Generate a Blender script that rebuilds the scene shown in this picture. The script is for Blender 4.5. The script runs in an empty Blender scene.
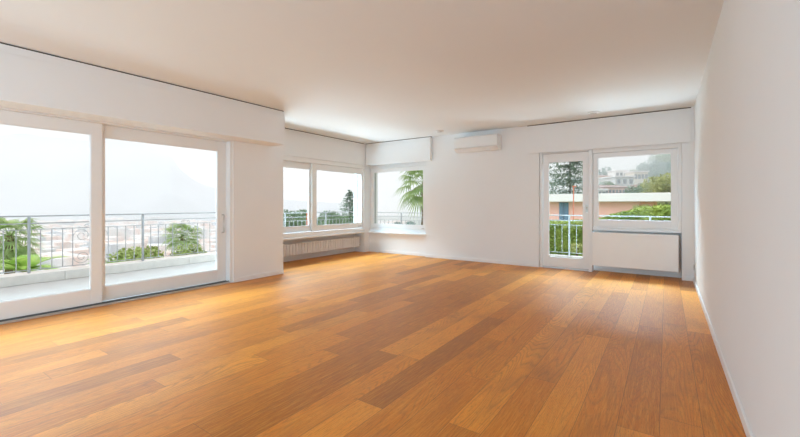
import bpy, math, random
from mathutils import Vector, Matrix, noise
random.seed(7)
S = bpy.context.scene
COL = S.collection

# ------------------------------------------------------------------ camera
YAW = 0.6046
EYE = 1.2
cam_d = bpy.data.cameras.new('camera'); cam = bpy.data.objects.new('camera', cam_d); COL.objects.link(cam)
cam.location = (0, 0, EYE); cam.rotation_euler = (math.pi/2, 0, YAW)
cam_d.sensor_width = 36.0; cam_d.lens = 36.0*385.63/800; cam_d.shift_y = -14.45/800
cam_d.clip_end = 5000; cam_d.clip_start = 0.05
S.camera = cam
# ------------------------------------------------------------------ exposure
S.view_settings.view_transform = 'Standard'; S.view_settings.look = 'None'
S.view_settings.gamma = 1; S.view_settings.use_curve_mapping = False
S.view_settings.exposure = 0.23
S.cycles.diffuse_bounces = 8; S.cycles.max_bounces = 14; S.cycles.volume_bounces = 2
S.cycles.sample_clamp_indirect = 6
# ------------------------------------------------------------------ overcast sky (brighter towards the zenith, as a cloudy sky is)
SKY_HORIZON = 0.80; SKY_ZENITH = 1.78
SKY_TINT = (.94, 0.945, 0.985)
w = bpy.data.worlds.new('overcast_sky'); S.world = w; w.use_nodes = True
nt = w.node_tree; nt.nodes.clear()
def wn(t): return nt.nodes.new(t)
out = wn('ShaderNodeOutputWorld'); bg = wn('ShaderNodeBackground'); tc = wn('ShaderNodeTexCoord'); sp = wn('ShaderNodeSeparateXYZ')
nt.links.new(tc.outputs['Generated'], sp.inputs[0])
mr = wn('ShaderNodeMapRange'); mr.inputs['From Min'].default_value = 0.25; mr.inputs['From Max'].default_value = 0.8
mr.inputs['To Min'].default_value = SKY_HORIZON; mr.inputs['To Max'].default_value = SKY_ZENITH
nt.links.new(sp.outputs[2], mr.inputs['Value']); nt.links.new(mr.outputs[0], bg.inputs['Strength'])
bg.inputs['Color'].default_value = (*SKY_TINT, 1)
nt.links.new(bg.outputs[0], out.inputs[0])
# veiled sun behind cloud, high in the south-west: a very soft sun
SUN_STRENGTH = 1.8
sd = bpy.data.lights.new('veiled_sun', 'SUN'); sd.energy = SUN_STRENGTH; sd.angle = math.radians(60); sd.color = (.90, .95, 1)
so = bpy.data.objects.new('veiled_sun', sd); COL.objects.link(so)
so.rotation_euler = Vector((-0.55, -0.62, 0.60)).to_track_quat('Z', 'Y').to_euler()

# area light added behind the camera to brighten the room
al = bpy.data.lights.new('back_fill_light', 'AREA'); al.shape = 'RECTANGLE'; al.size = 4.5; al.size_y = 2.2; al.energy = 108; al.color = (.50, .79, 1)
ao = bpy.data.objects.new('back_fill_light', al); COL.objects.link(ao); ao.location = (-2.7, -2.46, 1.25); ao.rotation_euler = (math.radians(90+4), 0, 0)
# fill area lights added out of view outside the openings to brighten the room
def outside_fill(name, loc, aim, sx, sy, power, col=(.54, .82, 1)):
    l = bpy.data.lights.new(name, 'AREA'); l.shape = 'RECTANGLE'; l.size = sx; l.size_y = sy; l.energy = power; l.color = col; l.spread = math.radians(115)
    o = bpy.data.objects.new(name, l); COL.objects.link(o); o.location = loc
    o.rotation_euler = (Vector(loc)-Vector(aim)).to_track_quat('Z', 'Y').to_euler()
outside_fill('sliding_door_fill', (-7.0, 1.0, 3.3), (-4.9, 1.0, 1.0), 5.0, 1.0, 210)
outside_fill('bay_fill', (-7.6, 6.3, 3.2), (-6.0, 6.1, 1.2), 2.6, .8, 195)
outside_fill('far_door_fill', (-.9, 9.0, 3.2), (-.9, 7.3, 1.0), 2.3, .8, 175)
outside_fill('door_low_fill', (-6.12, 1.0, .02), (-.5, 1.0, 2.1), 4.8, .5, 18, (.6, .88, 1))  # low hidden area lights added outside, throwing extra light up into the room
outside_fill('bay_low_fill', (-7.35, 6.1, .12), (-4.2, 5.2, 2.6), 2.4, .7, 74, (.70, .89, 1))
outside_fill('far_low_fill', (-.55, 8.7, .10), (-1.0, 5.2, 2.7), 1.2, .6, 36, (.70, .89, 1))
# ================================================================== materials
MATS = {}
class G:
    """tiny node graph helper"""
    def __init__(s, name):
        s.m = bpy.data.materials.new(name); s.m.use_nodes = True; s.t = s.m.node_tree
        s.b = s.t.nodes['Principled BSDF']; s.o = s.t.nodes['Material Output']
    def n(s, t, **k):
        x = s.t.nodes.new(t)
        for a, v in k.items(): setattr(x, a, v)
        return x
    def put(s, sock, v):
        if isinstance(v, bpy.types.NodeSocket): s.t.links.new(v, sock)
        else: sock.default_value = v
    def math(s, op, a, b=0.0, c=0.0):
        x = s.n('ShaderNodeMath', operation=op); s.put(x.inputs[0], a); s.put(x.inputs[1], b); s.put(x.inputs[2], c); return x.outputs[0]
    def xyz(s, a, b, c):
        x = s.n('ShaderNodeCombineXYZ'); s.put(x.inputs[0], a); s.put(x.inputs[1], b); s.put(x.inputs[2], c); return x.outputs[0]
    def noise(s, v, scale, detail=3, rough=.5, dist=0):
        x = s.n('ShaderNodeTexNoise'); s.put(x.inputs['Vector'], v); x.inputs['Scale'].default_value = scale
        x.inputs['Detail'].default_value = detail; x.inputs['Roughness'].default_value = rough; x.inputs['Distortion'].default_value = dist
        return x.outputs['Fac']
    def ramp(s, f, stops):
        x = s.n('ShaderNodeValToRGB'); s.put(x.inputs[0], f); e = x.color_ramp.elements
        while len(e) < len(stops): e.new(.5)
        for i, (p, c) in enumerate(stops): e[i].position = p; e[i].color = (*c, 1)
        return x.outputs[0]
    def mix(s, f, a, b, mode='MIX'):
        x = s.n('ShaderNodeMix', data_type='RGBA', blend_type=mode); s.put(x.inputs[0], f)
        s.put(x.inputs[6], a if isinstance(a, bpy.types.NodeSocket) else (*a, 1)); s.put(x.inputs[7], b if isinstance(b, bpy.types.NodeSocket) else (*b, 1)); return x.outputs[2]
    def pos(s): return s.n('ShaderNodeNewGeometry').outputs['Position']
    def objc(s): return s.n('ShaderNodeTexCoord').outputs['Object']

def plain(name, col, rough=.5, var=.04, scale=3., spec=.5, metal=0, bump=0, bscale=200):
    g = G(name); p = g.objc()
    f = g.noise(p, scale, 4, .6)
    lo = tuple(max(0, c*(1-var)) for c in col); hi = tuple(min(1, c*(1+var)) for c in col)
    g.put(g.b.inputs['Base Color'], g.ramp(f, [(.3, lo), (.7, hi)]))
    g.b.inputs['Roughness'].default_value = rough; g.b.inputs['Specular IOR Level'].default_value = spec
    g.b.inputs['Metallic'].default_value = metal
    if bump:
        bn = g.n('ShaderNodeBump'); bn.inputs['Strength'].default_value = bump; bn.inputs['Distance'].default_value = .002
        g.put(bn.inputs['Height'], g.noise(p, bscale, 3)); g.put(g.b.inputs['Normal'], bn.outputs[0])
    MATS[name] = g.m; return g.m

plain('wall_paint', (.85, .868, .88), .75, .012, .8, .3, bump=.15, bscale=180)
plain('ceiling_paint', (.80, .82, .83), .8, .01, .6, .2)
plain('frame_lacquer', (.84, .85, .855), .32, .01, 2)
plain('sill_stone', (.85, .86, .86), .3, .02, 6)
plain('baseboard_lacquer', (.86, .87, .875), .35, .01, 3)
plain('painted_gap_shade', (.06, .05, .045), .8, .1, 10)  # shade of the gap above the shutter boxes, put into the colour
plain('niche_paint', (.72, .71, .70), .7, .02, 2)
plain('radiator_enamel', (.84, .83, .82), .3, .01, 4)
plain('plastic_white', (.84, .85, .855), .4, .01, 4)
plain('plastic_grey', (.55, .53, .51), .5, .02, 4)
plain('aluminium', (.62, .62, .62), .35, .04, 20, metal=.6)
plain('brass_handle', (.50, .47, .42), .35, .05, 20, metal=.7)
plain('shutter_guide', (.22, .22, .22), .6, .05, 10)
plain('reveal_plaster', (.78, .79, .76), .8, .03, 5)
plain('gasket', (.10, .10, .10), .6, .05, 10)
plain('balcony_tile', (.35, .32, .292), .7, .04, 4, bump=.2, bscale=60)
plain('kerb_render', (.54, .475, .42), .85, .07, 7, bump=.3, bscale=50)
plain('rail_paint', (.27, .258, .25), .45, .05, 12)
plain('wrought_iron', (.31, .30, .29), .5, .06, 12)
plain('rail_white', (.42, .43, .43), .45, .03, 12)
plain('coral_render', (.93, .53, .46), .85, .05, .3)
plain('roof_fascia', (.84, .81, .81), .7, .02, .5)
plain('blue_door', (.13, .22, .33), .5, .05, 1)
plain('pink_render', (.80, .58, .50), .9, .05, .2)
plain('white_render', (.88, .86, .83), .9, .04, .2)
plain('beige_render', (.78, .72, .63), .9, .05, .2)
plain('grey_render', (.62, .62, .61), .9, .05, .2)
plain('roof_tile', (.36, .27, .25), .9, .15, .8)
plain('window_dark', (.07, .08, .10), .3, .1, 1)
plain('far_window_glass', (.24, .26, .29), .3, .1, 1)
plain('handle_nickel', (.52, .50, .47), .35, .03, 9, metal=.3)
plain('crane_paint', (.75, .22, .12), .6, .05, 2)
plain('bark', (.14, .10, .07), .9, .2, 6)
plain('palm_fibre', (.17, .12, .07), .95, .3, 14)
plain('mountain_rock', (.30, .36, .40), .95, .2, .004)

def leafy(name, a, b, scale=1.5, rough=.6, transl=.25):
    g = G(name); g.b.inputs['Roughness'].default_value = rough; g.b.inputs['Specular IOR Level'].default_value = .3
    f = g.noise(g.pos(), scale, 4, .6); c = g.ramp(f, [(.32, a), (.68, b)])
    g.put(g.b.inputs['Base Color'], c)
    tr = g.n('ShaderNodeBsdfTranslucent'); g.put(tr.inputs[0], c)
    mx = g.n('ShaderNodeMixShader'); mx.inputs[0].default_value = transl
    g.t.links.new(g.b.outputs[0], mx.inputs[1]); g.t.links.new(tr.outputs[0], mx.inputs[2]); g.t.links.new(mx.outputs[0], g.o.inputs[0])
    MATS[name] = g.m
leafy('palm_leaf', (.18, .30, .09), (.42, .50, .20), 4)
leafy('bright_leaf', (.22, .42, .05), (.45, .58, .14), 4)
leafy('olive_leaf', (.22, .31, .08), (.46, .51, .18), 3)
leafy('tree_leaf', (.10, .19, .10), (.25, .35, .19), .8)
leafy('conifer_leaf', (.17, .26, .18), (.33, .42, .30), .8)
leafy('hazed_conifer_leaf', (.30, .42, .32), (.48, .58, .48), .8)  # conifer green paled to stand in for haze in front of it
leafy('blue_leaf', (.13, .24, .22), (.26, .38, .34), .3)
leafy('yellow_leaf', (.32, .36, .13), (.56, .56, .24), .7)
leafy('hedge_leaf', (.15, .26, .04), (.44, .52, .13), 1.2)
leafy('grass_blade', (.14, .26, .04), (.30, .42, .10), 2)

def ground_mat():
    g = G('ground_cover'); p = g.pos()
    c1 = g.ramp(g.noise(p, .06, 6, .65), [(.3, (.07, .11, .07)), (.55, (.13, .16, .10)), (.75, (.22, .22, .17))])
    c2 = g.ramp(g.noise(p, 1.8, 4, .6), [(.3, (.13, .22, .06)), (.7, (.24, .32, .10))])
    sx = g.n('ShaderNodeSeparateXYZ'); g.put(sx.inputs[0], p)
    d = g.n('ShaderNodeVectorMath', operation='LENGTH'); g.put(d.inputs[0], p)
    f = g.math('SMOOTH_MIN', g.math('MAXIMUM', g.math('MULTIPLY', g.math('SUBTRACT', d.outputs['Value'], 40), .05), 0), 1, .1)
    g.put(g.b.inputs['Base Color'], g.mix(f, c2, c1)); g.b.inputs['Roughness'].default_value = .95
    MATS['ground_cover'] = g.m
ground_mat()
def city_mat():
    g = G('city_render'); p = g.pos()
    c = g.ramp(g.noise(p, .035, 2, .5), [(.30, (.30, .33, .38)), (.42, (.75, .74, .72)), (.52, (.70, .50, .42)), (.62, (.80, .78, .76)), (.72, (.40, .45, .52))])
    g.put(g.b.inputs['Base Color'], c); g.b.inputs['Roughness'].default_value = .9; MATS['city_render'] = g.m
city_mat()
def glass_mat():
    g = G('window_glass'); t = g.n('ShaderNodeBsdfTransparent'); t.inputs[0].default_value = (.97, .98, .98, 1)
    gl = g.n('ShaderNodeBsdfGlossy'); gl.inputs['Roughness'].default_value = .02; gl.inputs[0].default_value = (.9, .95, .95, 1)
    fr = g.n('ShaderNodeFresnel'); fr.inputs[0].default_value = 1.14
    mx = g.n('ShaderNodeMixShader'); g.put(mx.inputs[0], fr.outputs[0])
    g.t.links.new(t.outputs[0], mx.inputs[1]); g.t.links.new(gl.outputs[0], mx.inputs[2]); g.t.links.new(mx.outputs[0], g.o.inputs[0])
    MATS['window_glass'] = g.m
glass_mat()

PLANK_W = .191; PLANK_L = 2.1
def floor_mat():
    g = G('oak_planks'); p = g.pos(); sx = g.n('ShaderNodeSeparateXYZ'); g.put(sx.inputs[0], p); X, Y = sx.outputs[0], sx.outputs[1]
    u = g.math('DIVIDE', g.math('SUBTRACT', .351, X), PLANK_W); row = g.math('FLOOR', u); fu = g.math('FRACT', u)
    wn_ = g.n('ShaderNodeTexWhiteNoise', noise_dimensions='1D'); g.put(wn_.inputs['W'], g.math('ADD', row, 3.7))
    v = g.math('DIVIDE', g.math('ADD', Y, g.math('MULTIPLY', wn_.outputs[0], 6.3)), PLANK_L); colm = g.math('FLOOR', v); fv = g.math('FRACT', v)
    idn = g.n('ShaderNodeTexWhiteNoise', noise_dimensions='2D'); g.put(idn.inputs['Vector'], g.xyz(row, colm, 0)); ID = idn.outputs[0]
    id2 = g.n('ShaderNodeTexWhiteNoise', noise_dimensions='2D'); g.put(id2.inputs['Vector'], g.xyz(colm, g.math('ADD', row, 31.5), 0)); ID2 = id2.outputs[0]
    # growth rings: contour lines of a stretched noise, one slice per plank
    q = g.xyz(g.math('ADD', X, g.math('MULTIPLY', ID, 31)), g.math('MULTIPLY', Y, .10), g.math('MULTIPLY', ID2, 17))
    big = g.noise(q, 3.4, 2.0, .4)
    rings = g.math('SINE', g.math('MULTIPLY', big, 330))
    rings = g.math('POWER', g.math('MULTIPLY_ADD', rings, .5, .5), 3.5)
    streak = g.noise(g.xyz(g.math('MULTIPLY', X, 9), g.math('MULTIPLY', Y, .35), g.math('MULTIPLY', ID, 9)), 14, 4, .6)
    pore = g.noise(g.xyz(g.math('MULTIPLY', X, 14), g.math('MULTIPLY', Y, .9), ID), 26, 3, .7)
    cloud = g.noise(g.xyz(X, g.math('MULTIPLY', Y, .4), g.math('MULTIPLY', ID, 5)), 3, 3, .6)
    base = g.ramp(ID, [(0, (.43, .130, .009)), (.3, (.58, .180, .012)), (.6, (.68, .226, .018)), (1, (.83, .315, .036))])
    c = g.mix(g.math('MULTIPLY', g.math('MULTIPLY', rings, .42), g.math('MULTIPLY_ADD', ID2, .8, .2)), base, (.24, .085, .022))
    c = g.mix(g.math('MULTIPLY', g.math('MAXIMUM', g.math('SUBTRACT', streak, .44), 0), 1.7), c, (.86, .42, .08))
    c = g.mix(g.math('MULTIPLY', g.math('MAXIMUM', g.math('SUBTRACT', .465, pore), 0), 3.8), c, (.20, .07, .02))
    c = g.mix(g.math('MULTIPLY', g.math('MAXIMUM', g.math('SUBTRACT', cloud, .50), 0), 1.9), c, (.30, .11, .03))
    # seams
    e1 = g.math('MINIMUM', fu, g.math('SUBTRACT', 1, fu)); s1 = g.math('LESS_THAN', e1, .0075)
    e2 = g.math('MINIMUM', fv, g.math('SUBTRACT', 1, fv)); s2 = g.math('LESS_THAN', e2, .0007)
    seam = g.math('MAXIMUM', s1, s2)
    c = g.mix(g.math('MULTIPLY', seam, .6), c, (.10, .035, .012))
    g.put(g.b.inputs['Base Color'], c)
    g.put(g.b.inputs['Roughness'], g.math('MULTIPLY_ADD', streak, .12, .34))
    g.b.inputs['Specular IOR Level'].default_value = .36
    bn = g.n('ShaderNodeBump'); bn.inputs['Strength'].default_value = .35; bn.inputs['Distance'].default_value = .0012
    g.put(bn.inputs['Height'], g.math('SUBTRACT', g.math('MULTIPLY', streak, .6), g.math('ADD', seam, g.math('MULTIPLY', rings, .25)))); g.put(g.b.inputs['Normal'], bn.outputs[0])
    MATS['oak_planks'] = g.m
floor_mat()

# ================================================================== mesh helpers
class MB:
    def __init__(s): s.v = []; s.f = []
    def box(s, x0, x1, y0, y1, z0, z1):
        x0, x1 = sorted((x0, x1)); y0, y1 = sorted((y0, y1)); z0, z1 = sorted((z0, z1))
        n = len(s.v); s.v += [(x0,y0,z0),(x1,y0,z0),(x1,y1,z0),(x0,y1,z0),(x0,y0,z1),(x1,y0,z1),(x1,y1,z1),(x0,y1,z1)]
        s.f += [tuple(n+i for i in q) for q in ((0,3,2,1),(4,5,6,7),(0,1,5,4),(1,2,6,5),(2,3,7,6),(3,0,4,7))]; return s
    def prism(s, poly, z0, z1):
        n = len(s.v); k = len(poly)
        s.v += [(x, y, z0) for x, y in poly] + [(x, y, z1) for x, y in poly]
        s.f += [tuple(n+i for i in reversed(range(k))), tuple(n+k+i for i in range(k))]
        s.f += [(n+i, n+(i+1) % k, n+k+(i+1) % k, n+k+i) for i in range(k)]; return s
    def tube(s, pts, r, k=8):
        pts = [Vector(p) for p in pts]; rs = r if isinstance(r, (list, tuple)) else [r]*len(pts); n0 = len(s.v)
        ref = None
        for i, p in enumerate(pts):
            t = (pts[min(i+1, len(pts)-1)] - pts[max(i-1, 0)]).normalized()
            if ref is None: ref = Vector((0, 0, 1)) if abs(t.z) < .9 else Vector((1, 0, 0))
            a = t.cross(ref).normalized(); b = t.cross(a).normalized(); ref = -b if False else ref
            for j in range(k):
                an = 2*math.pi*(j+.5)/k; s.v.append(tuple(p + (a*math.cos(an) + b*math.sin(an))*rs[i]))
        for i in range(len(pts)-1):
            for j in range(k):
                s.f.append((n0+i*k+j, n0+i*k+(j+1) % k, n0+(i+1)*k+(j+1) % k, n0+(i+1)*k+j))
        s.f.append(tuple(n0+j for j in reversed(range(k)))); s.f.append(tuple(n0+(len(pts)-1)*k+j for j in range(k))); return s
    def lathe(s, c, prof, k=32):
        n0 = len(s.v)
        for r, z in prof:
            for j in range(k): a = 2*math.pi*j/k; s.v.append((c[0]+r*math.cos(a), c[1]+r*math.sin(a), c[2]+z))
        for i in range(len(prof)-1):
            for j in range(k): s.f.append((n0+i*k+j, n0+i*k+(j+1) % k, n0+(i+1)*k+(j+1) % k, n0+(i+1)*k+j))
        s.f.append(tuple(n0+j for j in reversed(range(k)))); s.f.append(tuple(n0+(len(prof)-1)*k+j for j in range(k))); return s
    def quad(s, a, b, c, d):
        n = len(s.v); s.v += [tuple(a), tuple(b), tuple(c), tuple(d)]; s.f.append((n, n+1, n+2, n+3)); return s
    def tri(s, a, b, c):
        n = len(s.v); s.v += [tuple(a), tuple(b), tuple(c)]; s.f.append((n, n+1, n+2)); return s
    def build(s, name, mat, parent=None, bevel=0, smooth=False, loc=None, fix=True):
        me = bpy.data.meshes.new(name); me.from_pydata(s.v, [], s.f); me.update()
        if fix and len(s.f) < 6000:
            import bmesh
            bm = bmesh.new(); bm.from_mesh(me); bmesh.ops.recalc_face_normals(bm, faces=bm.faces); bm.to_mesh(me); bm.free()
        if smooth:
            for p in me.polygons: p.use_smooth = True
        me.materials.append(MATS[mat]); o = bpy.data.objects.new(name, me); COL.objects.link(o)
        if parent is not None: o.parent = parent; o.location = -parent.location if loc is None else loc
        if bevel:
            m = o.modifiers.new('bevel', 'BEVEL'); m.width = bevel; m.segments = 2; m.limit_method = 'ANGLE'
        return o
def tag(o, label, cat, group=None, kind=None):
    o['label'] = label; o['category'] = cat
    if group: o['group'] = group
    if kind: o['kind'] = kind
    return o
def struct(o, label=None):
    o['kind'] = 'structure'
    if label: o['label'] = label
    return o
def empty(name, loc=(0, 0, 0)):
    o = bpy.data.objects.new(name, None); o.empty_display_size = .1; COL.objects.link(o); o.location = loc; return o

# ================================================================== ROOM SHELL
H = 2.71
XR = .351          # right wall
XL = -5.44         # pillar / balcony door wall
YF = 7.52          # far wall
YB = -2.4          # behind the camera
XBAY = -6.20       # bay west side
YBAY = 7.60
OUT = 7.86
s = struct(MB().prism([(XR+.02, YB-.02), (XR+.02, 7.80), (-6.54, 7.80), (-6.54, 4.2), (-5.62, 4.2), (-5.62, YB-.02)], -.06, 0).build('floor', 'oak_planks'), 'honey oak plank floor running the length of the room')
struct(MB().prism([(XR+.3, YB-.3), (XR+.3, OUT), (-6.56, OUT), (-6.56, 4.08), (-5.74, 4.08), (-5.74, YB-.3)], H, H+.25).build('ceiling', 'ceiling_paint'), 'smooth off-white ceiling')
struct(MB().box(XR, XR+.3, YB-.3, OUT, -.06, H).build('wall_right', 'wall_paint'), 'long blank white wall on the right')
b = MB().box(XL, XR, YB-.3, YB, -.06, .1).box(XL, XR, YB-.3, YB, 2.4, H).box(XL, -5.0, YB-.3, YB, .1, 2.4).box(-.4, XR, YB-.3, YB, .1, 2.4)
struct(b.build('wall_back', 'wall_paint'))
# left wall with the sliding door opening, pillar and return wall
b = MB().box(-5.74, XL, YB-.3, -1.68, -.06, H).box(-5.74, XL, -1.68, 3.40, 2.178, H).box(-5.74, XL, 3.40, 4.08, -.06, H).box(-6.56, XL, 4.08, 4.33, -.06, H)
struct(b.build('wall_left', 'wall_paint'), 'white pier between the sliding door and the window bay')
# bay, west side: low wall behind the radiator, corner post, strip over the window
b = MB().box(-6.56, -6.52, 4.33, 7.42, -.06, .4995).box(-6.56, -6.402, 4.33, 7.42, .4995, .595).box(-6.56, XBAY, 7.42, OUT, -.06, H).box(-6.56, -6.36, 4.33, 7.42, 2.16, H)
struct(b.build('wall_bay_west', 'wall_paint'), 'white bay wall behind the low radiator')
b = MB().box(XBAY, -4.49, YBAY, OUT, -.06, .485).box(XBAY, -4.49, YBAY+.02, OUT, 2.16, H)
struct(b.build('wall_bay_north', 'wall_paint'), 'low white wall under the corner window')
# far wall
b = MB().box(-4.49, -1.99, YF, OUT, -.06, H).box(-1.99, XR, 7.62, OUT, 2.178, H).box(.2, XR, YF, OUT, -.06, 2.178)
b.box(-1.135, .2, 7.76, OUT, -.06, .737).box(-1.135, .2, 7.702, OUT, .737, .792)
struct(b.build('wall_far', 'wall_paint'), 'white far wall with the air conditioner')

# ---- roller shutter boxes (bulkheads) with a dark strip painting the shade of the ceiling gap
def shutter_box(idx, mapf, a0, a1, face, depth, z0, label):
    b = MB(); mapf(b, a0, a1, face, depth, z0, 2.615); mapf(b, a0, a1, face+.012, depth, 2.615, H-.016)
    o = b.build('trim_%d' % idx, 'wall_paint', bevel=.002); struct(o, label)
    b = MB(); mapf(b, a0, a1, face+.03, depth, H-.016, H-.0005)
    b.build('gap_shade_strip', 'painted_gap_shade', o)
def mapW(b, a0, a1, d0, d1, z0, z1): b.box(-d0, -d1, a0, a1, z0, z1)     # planes facing +X, d = -X
def mapN(b, a0, a1, d0, d1, z0, z1): b.box(a0, a1, d0, d1, z0, z1)       # planes facing -Y, d = Y
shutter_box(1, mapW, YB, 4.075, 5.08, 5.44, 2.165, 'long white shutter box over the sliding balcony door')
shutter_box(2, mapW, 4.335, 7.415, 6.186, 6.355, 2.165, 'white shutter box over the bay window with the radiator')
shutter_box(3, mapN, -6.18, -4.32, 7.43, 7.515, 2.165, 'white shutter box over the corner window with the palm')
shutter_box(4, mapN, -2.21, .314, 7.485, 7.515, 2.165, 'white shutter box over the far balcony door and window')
struct(MB().box(.316, .3505, 7.498, 7.519, 2.165, H-.001).build('trim_5', 'wall_paint'))

# ---- baseboards
def bb(name, *boxes):
    b = MB()
    for q in boxes: b.box(*q)
    struct(b.build(name, 'baseboard_lacquer', bevel=.003))
bb('baseboard_right', (XR-.013, XR-.0003, YB, 7.505, .0005, .065))
bb('baseboard_left', (XL+.0003, XL+.013, 3.405, 4.33, .0005, .065))
bb('baseboard_far', (-4.49, -1.992, YF-.013, YF-.0003, .0005, .065), (.202, XR-.014, YF-.013, YF-.0003, .0005, .065))
bb('baseboard_bay', (-6.19, -4.495, YBAY-.013, YBAY-.0003, .0005, .065))
bb('baseboard_niche', (-1.07, .195, 7.745, 7.7597, .0005, .05))
bb('baseboard_bay_west', (-6.5197, -6.507, 4.335, 7.415, .0005, .05))

# ---- windows and doors -------------------------------------------------
def ring(mapf, a0, a1, z0, z1, ga0, ga1, gz0, gz1, d0, d1):
    b = MB(); mapf(b, a0, ga0, d0, d1, z0, z1); mapf(b, ga1, a1, d0, d1, z0, z1)
    mapf(b, ga0, ga1, d0, d1, z0, gz0); mapf(b, ga0, ga1, d0, d1, gz1, z1); return b
def sash(parent, mapf, face, a0, a1, z0, z1, ga0, ga1, gz0, gz1, th=.055):
    o = ring(mapf, a0, a1, z0, z1, ga0, ga1, gz0, gz1, face, face+th).build('sash', 'frame_lacquer', parent, bevel=.003)
    b = MB(); mapf(b, ga0-.008, ga1+.008, face+th*.5, face+th*.5+.006, gz0-.008, gz1+.008)
    p = b.build('pane', 'window_glass', o, loc=(0, 0, 0))
    q = .008
    bd = ring(mapf, ga0, ga1, gz0, gz1, ga0+q, ga1-q, gz0+q, gz1-q, face+.016, face+th*.5-.001)
    bd.build('glazing_bead', 'frame_lacquer', o, loc=(0, 0, 0)); return o
# door_1: the wide sliding door on the left
d1 = empty('door_1', (-5.5, .9, 0)); struct(d1, 'wide white sliding balcony door on the left, three glazed sashes')
fr = MB(); mapW(fr, -1.68, 3.40, 5.455, 5.66, 2.150, 2.176); mapW(fr, 3.352, 3.40, 5.455, 5.66, .0, 2.150); mapW(fr, -1.68, -1.64, 5.455, 5.66, .0, 2.150)
fr.build('door_frame', 'frame_lacquer', d1, bevel=.003)
th = MB(); mapW(th, -1.64, 3.352, 5.442, 5.74, .0005, .022); th.build('threshold', 'aluminium', d1, bevel=.002)
tr = MB(); mapW(tr, -1.64, 3.352, 5.476, 5.494, .022, .034); mapW(tr, -1.64, 3.352, 5.552, 5.562, .022, .030); tr.build('track', 'gasket', d1)
sash(d1, mapW, 5.500, .02, 1.755, .036, 2.149, .13, 1.645, .21, 2.013, .05)
sh = sash(d1, mapW, 5.560, 1.69, 3.350, .032, 2.149, 1.80, 3.215, .207, 2.003, .05)
sash(d1, mapW, 5.560, -1.63, .085, .032, 2.149, -1.50, -.03, .207, 2.003, .05)
hb = MB(); hb.tube([(-5.556, 3.285, 1.035), (-5.515, 3.285, 1.035), (-5.507, 3.285, 1.02), (-5.507, 3.285, .785), (-5.515, 3.285, .77), (-5.556, 3.285, .77)], .011, 10)
MB().box(-5.560, -5.556, 3.262, 3.302, .75, 1.06).build('handle_plate', 'plastic_white', sh, loc=(0, 0, 0)); hb.build('handle', 'handle_nickel', sh, loc=(0, 0, 0), smooth=False)

# window_1: bay window, west side
w1 = empty('window_1', (-6.27, 5.9, .5)); struct(w1, 'two-sash sliding window over the low radiator')
fr = MB(); mapW(fr, 4.33, 7.42, 6.215, 6.40, .50, .605); mapW(fr, 4.33, 7.42, 6.215, 6.40, 2.075, 2.164)
mapW(fr, 7.404, 7.4195, 6.213, 6.2445, .605, 2.075); mapW(fr, 4.33, 4.38, 6.215, 6.40, .605, 2.075)
fr.build('window_frame', 'frame_lacquer', w1, bevel=.003)
sash(w1, mapW, 6.245, 5.735, 7.4195, .612, 2.070, 5.86, 7.375, .732, 1.945, .055)
sash(w1, mapW, 6.310, 4.385, 5.80, .612, 2.070, 4.50, 5.71, .735, 1.945, .055)
sill = MB().prism([(-6.205+.01, 4.335), (-6.195, 7.52), (-6.195, 7.595), (-6.53, 7.41), (-6.53, 4.335)][:0] or [(-6.175, 4.335), (-6.175, 7.415), (-6.38, 7.415), (-6.38, 4.335)], .487, .515)
sill.build('window_sill', 'sill_stone', w1, bevel=.004)
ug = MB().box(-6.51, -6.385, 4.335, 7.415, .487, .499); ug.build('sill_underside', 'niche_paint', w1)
cat = MB().box(-6.235, -6.246, 7.22, 7.33, .645, .665).box(-6.228, -6.24, 7.29, 7.33, .655, .672); cat.build('latch', 'aluminium', w1)
# exterior reveal with shutter guide
rv = MB().box(-6.365, -6.385, 7.40, 7.418, .60, 2.10); rv.box(-6.415, -6.53, 7.385, 7.418, .60, 2.10); rv.build('outer_reveal', 'reveal_plaster', w1)
MB().box(-6.386, -6.414, 7.40, 7.418, .60, 2.10).build('shutter_guide', 'shutter_guide', w1)

# window_2: bay window, north side
w2 = empty('window_2', (-5.3, 7.66, .5)); struct(w2, 'single corner window with a palm outside')
fr = MB(); mapN(fr, XBAY+.003, -4.495, 7.615, 7.74, .50, .60); mapN(fr, XBAY+.003, -4.495, 7.615, 7.74, 2.085, 2.164)
mapN(fr, XBAY+.003, -6.185, 7.615, 7.74, .60, 2.085); mapN(fr, -4.54, -4.495, 7.615, 7.74, .60, 2.085)
fr.build('window_frame', 'frame_lacquer', w2, bevel=.003)
sash(w2, mapN, 7.635, -6.19+.006, -4.545, .605, 2.080, -6.09, -4.63, .705, 1.995, .055)
MB().box(-6.15, -4.47, 7.50, 7.62, .487, .515).build('window_sill', 'sill_stone', w2, bevel=.004)
MB().box(-6.17, -6.128, 7.775, 7.855, .6, 2.1).build('outer_reveal', 'reveal_plaster', w2)
MB().box(-6.17, -6.135, 7.745, 7.775, .6, 2.1).build('shutter_guide', 'shutter_guide', w2)
MB().box(-4.66, -4.60, 7.617, 7.634, .628, .645).build('latch', 'aluminium', w2)

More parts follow.
